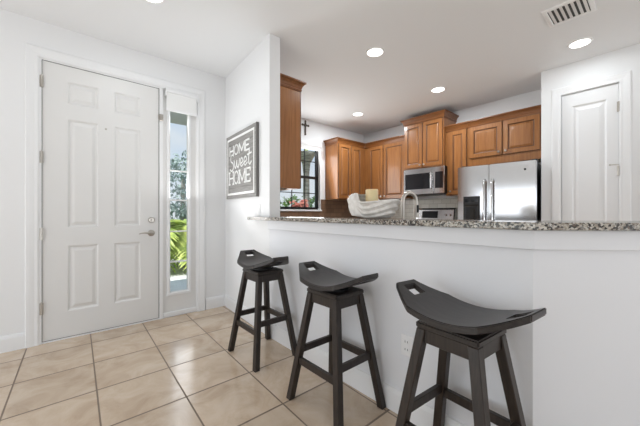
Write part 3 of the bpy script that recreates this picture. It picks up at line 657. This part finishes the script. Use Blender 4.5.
def make_stool():
    t = thing('bar_stool', '', 'bar stool', (0, 0, 0), 'wooden bar stools along the bar')
    s = seat_mesh().build('seat', 'seat', t, bevel=.004, seg=2, smooth=True)
    q = MB(); q.lathe([(.085, .684), (.085, .692), (.06, .694), (.06, .7005)], (0, 0, 0)); q.build('swivel', 'black', t, smooth=True)
    q = MB(); q.box(-.115, .115, -.130, .130, .657, .684); q.build('top_plate', 'espresso', t, bevel=.006, seg=2)
    for a in (-1, 1):
        for b in (-1, 1):
            q = MB(); leg_box(q, lp(a, b, 0), lp(a, b, .657), .040, .040); q.build('leg', 'espresso', t, bevel=.003)
    for a in (-1, 1):
        q = MB(); p0, p1 = lp(a, -1, .632), lp(a, 1, .632); q.box(p0.x-.012, p0.x+.012, p0.y+.019, p1.y-.019, .603, .6565); q.build('apron', 'espresso', t, bevel=.002)
        q = MB(); p0, p1 = lp(-1, a, .632), lp(1, a, .632); q.box(p0.x+.019, p1.x-.019, p0.y-.012, p0.y+.012, .603, .6565); q.build('apron', 'espresso', t, bevel=.002)
    for a, z in ((-1, .245), (1, .285)):
        q = MB(); p0, p1 = lp(a, -1, z), lp(a, 1, z); q.box(p0.x-.011, p0.x+.011, p0.y+.019, p1.y-.019, z-.02, z+.02); q.build('stretcher', 'espresso', t, bevel=.002)
    for a, z in ((-1, .305), (1, .305)):
        q = MB(); p0, p1 = lp(-1, a, z), lp(1, a, z); q.box(p0.x+.019, p1.x-.019, p0.y-.011, p0.y+.011, z-.02, z+.02); q.build('stretcher', 'espresso', t, bevel=.002)
    return t
def dup(root):
    r = root.copy(); C.objects.link(r)
    for ch in root.children:
        c = ch.copy(); C.objects.link(c); c.parent = r
    return r
stool = make_stool()
for i, (x, y, a, s) in enumerate(((1.236, 2.122, -91, 'dark wooden saddle-seat bar stool farthest away, nearest the front door'),
                               (1.238, 1.283, -90.2, 'dark wooden saddle-seat bar stool in the middle of the three'),
                               (1.222, .538, -95.5, 'dark wooden saddle-seat bar stool nearest the viewer, by the angled wall'))):
    o = stool if i == 0 else dup(stool)
    o.location = (x, y, 0); o['label'] = s; turn = -4.5 if i == 2 else 0; o.rotation_euler = (0, 0, R(turn))
    for ch in o.children:
        if ch.name.startswith('seat'): ch.rotation_euler = (0, 0, R(a-turn))

# ------------------------------------------------------------------ outdoors: porch, drive, palms and shrubs
struct(MB().box(-30, 45, 4.36, 60, -.22, -.12), 'ground', 'grass', 'green lawn outside the house', 'lawn')
struct(MB().box(-1.5, 3.0, 3.68, 5.9, -.118, -.03), 'porch_floor', 'concrete', 'pale concrete porch outside the front door', 'porch')
struct(MB().box(.2, 4.2, 5.92, 8.4, -.118, -.06), 'driveway', 'concrete', 'pale concrete walk beyond the porch', 'walkway')
struct(MB().box(-1.5, 2.6, 3.68, 5.0, 2.53, 2.7), 'porch_ceiling', 'soffit', 'grey porch ceiling seen through the sidelight', 'porch ceiling')
rnd = random.Random(4)
def frond(mb, base, ang, length, rise, droop, n=22, leaf=.32, wd=.03):
    d = Vector((math.cos(ang), math.sin(ang), 0)); side = Vector((-d.y, d.x, 0)); pts = []
    for i in range(n+1):
        s = i/n; pts.append(base + d*(length*s) + Vector((0, 0, rise*s*2 - (rise*1.0+droop)*s*s*1.3)))
    mb.tube(pts, [.010*(1-.8*i/n) for i in range(n+1)], 5)
    for i in range(2, n+1):
        s = i/n; ll = leaf*(.45+.9*math.sin(math.pi*min(1, s*.85+.12)))
        t_ = (pts[i]-pts[i-1]).normalized()
        for sg in (-1, 1):
            tip = pts[i] + (side*sg*.85 + t_*.75 + Vector((0, 0, -.18+rnd.uniform(-.12, .12)))).normalized()*ll
            mid = (pts[i]+tip)/2 + Vector((0, 0, .02)); b = t_*wd
            mb.face([pts[i]-b*.5, mid-b, tip, mid+b, pts[i]+b*.5])
def palm(x, y, h, nf, label, ln, rise, droop, stems=1, z0=-.12, leaf=.32, boots=False):
    t = thing('palm_tree', label, 'palm', (x, y, z0)); o = t.location
    st = MB(o); fo = MB(o)
    for s in range(stems):
        px, py = (x, y) if stems == 1 else (x+rnd.uniform(-.22, .22), y+rnd.uniform(-.22, .22))
        hh = h*(rnd.uniform(.5, 1) if stems > 1 else 1)
        rr = .13 if stems == 1 else .018
        prof = [(px, py, z0), (px, py, z0+hh*.5), (px, py, z0+hh)]
        if boots: st.tube([(px, py, z0), (px, py, h-.95), (px, py, h-.55), (px, py, h-.15)], [.15, .12, .16, .40], 12)
        else: st.tube(prof, [rr, rr*.8, rr*.7], 8)
        for k in range(nf):
            frond(fo, Vector((px, py, z0+hh)), rnd.uniform(0, 6.28), ln*rnd.uniform(.75, 1.1), rise*rnd.uniform(.6, 1.2), droop*rnd.uniform(.7, 1.3), leaf=leaf)
    st.build('trunk', 'bark', t, smooth=True); fo.build('fronds', 'leaf', t)
    return t
def shrub(name, x, y, rx, rz, label, m, n=900, leaf=.09, z0=-.12, cat='shrub', trunk=.1):
    t = thing(name, label, cat, (x, y, z0)); o = t.location
    q = MB(o); q.tube([(x, y, z0), (x, y, z0+rz*.7)], [trunk, trunk*.6], 7); q.build('trunk', 'bark', t)
    f = MB(o)
    for i in range(n):
        v = Vector((rnd.gauss(0, 1), rnd.gauss(0, 1), rnd.gauss(0, 1))).normalized()*rnd.uniform(.55, 1)**.5
        k = 1+.22*math.sin(5*v.x+2)*math.cos(4*v.y+3*v.z)
        c = Vector((x+v.x*rx*k, y+v.y*rx*k, z0+rz*(.55+.45*v.z*k)))
        a = Vector((rnd.gauss(0, 1), rnd.gauss(0, 1), rnd.gauss(0, 1))).normalized()*leaf*rnd.uniform(.6, 1.3); b = a.orthogonal().normalized()*leaf*.45
        f.face([c-a, c+b, c+a, c-b])
    f.build('foliage', m, t); return t
palm(1.98, 6.9, 1.15, 6, 'yellow-green clumping palm outside the sidelight', .95, .4, .55, 6, leaf=.32)
palm(2.85, 9.0, .3, 7, 'low pale palm behind the clumping palm', .8, .5, .3, 1, leaf=.2)
palm(7.15, 9.0, 3.6, 14, 'grey-trunked palm outside the kitchen window', 1.7, 1.3, .2, 1, boots=True, leaf=.4)
shrub('flowering_shrub', 6.1, 8.0, .42, 1.7, 'red-leaved shrub outside the kitchen window', 'redleaf', 800, .1)
shrub('shrub', 7.4, 10.4, .55, 2.0, 'green shrub left of the red-leaved shrub', 'bush', 900, .1)
shrub('shrub', 8.9, 10.6, .8, 2.1, 'green shrub right of the grey-trunked palm', 'bush', 900, .1)
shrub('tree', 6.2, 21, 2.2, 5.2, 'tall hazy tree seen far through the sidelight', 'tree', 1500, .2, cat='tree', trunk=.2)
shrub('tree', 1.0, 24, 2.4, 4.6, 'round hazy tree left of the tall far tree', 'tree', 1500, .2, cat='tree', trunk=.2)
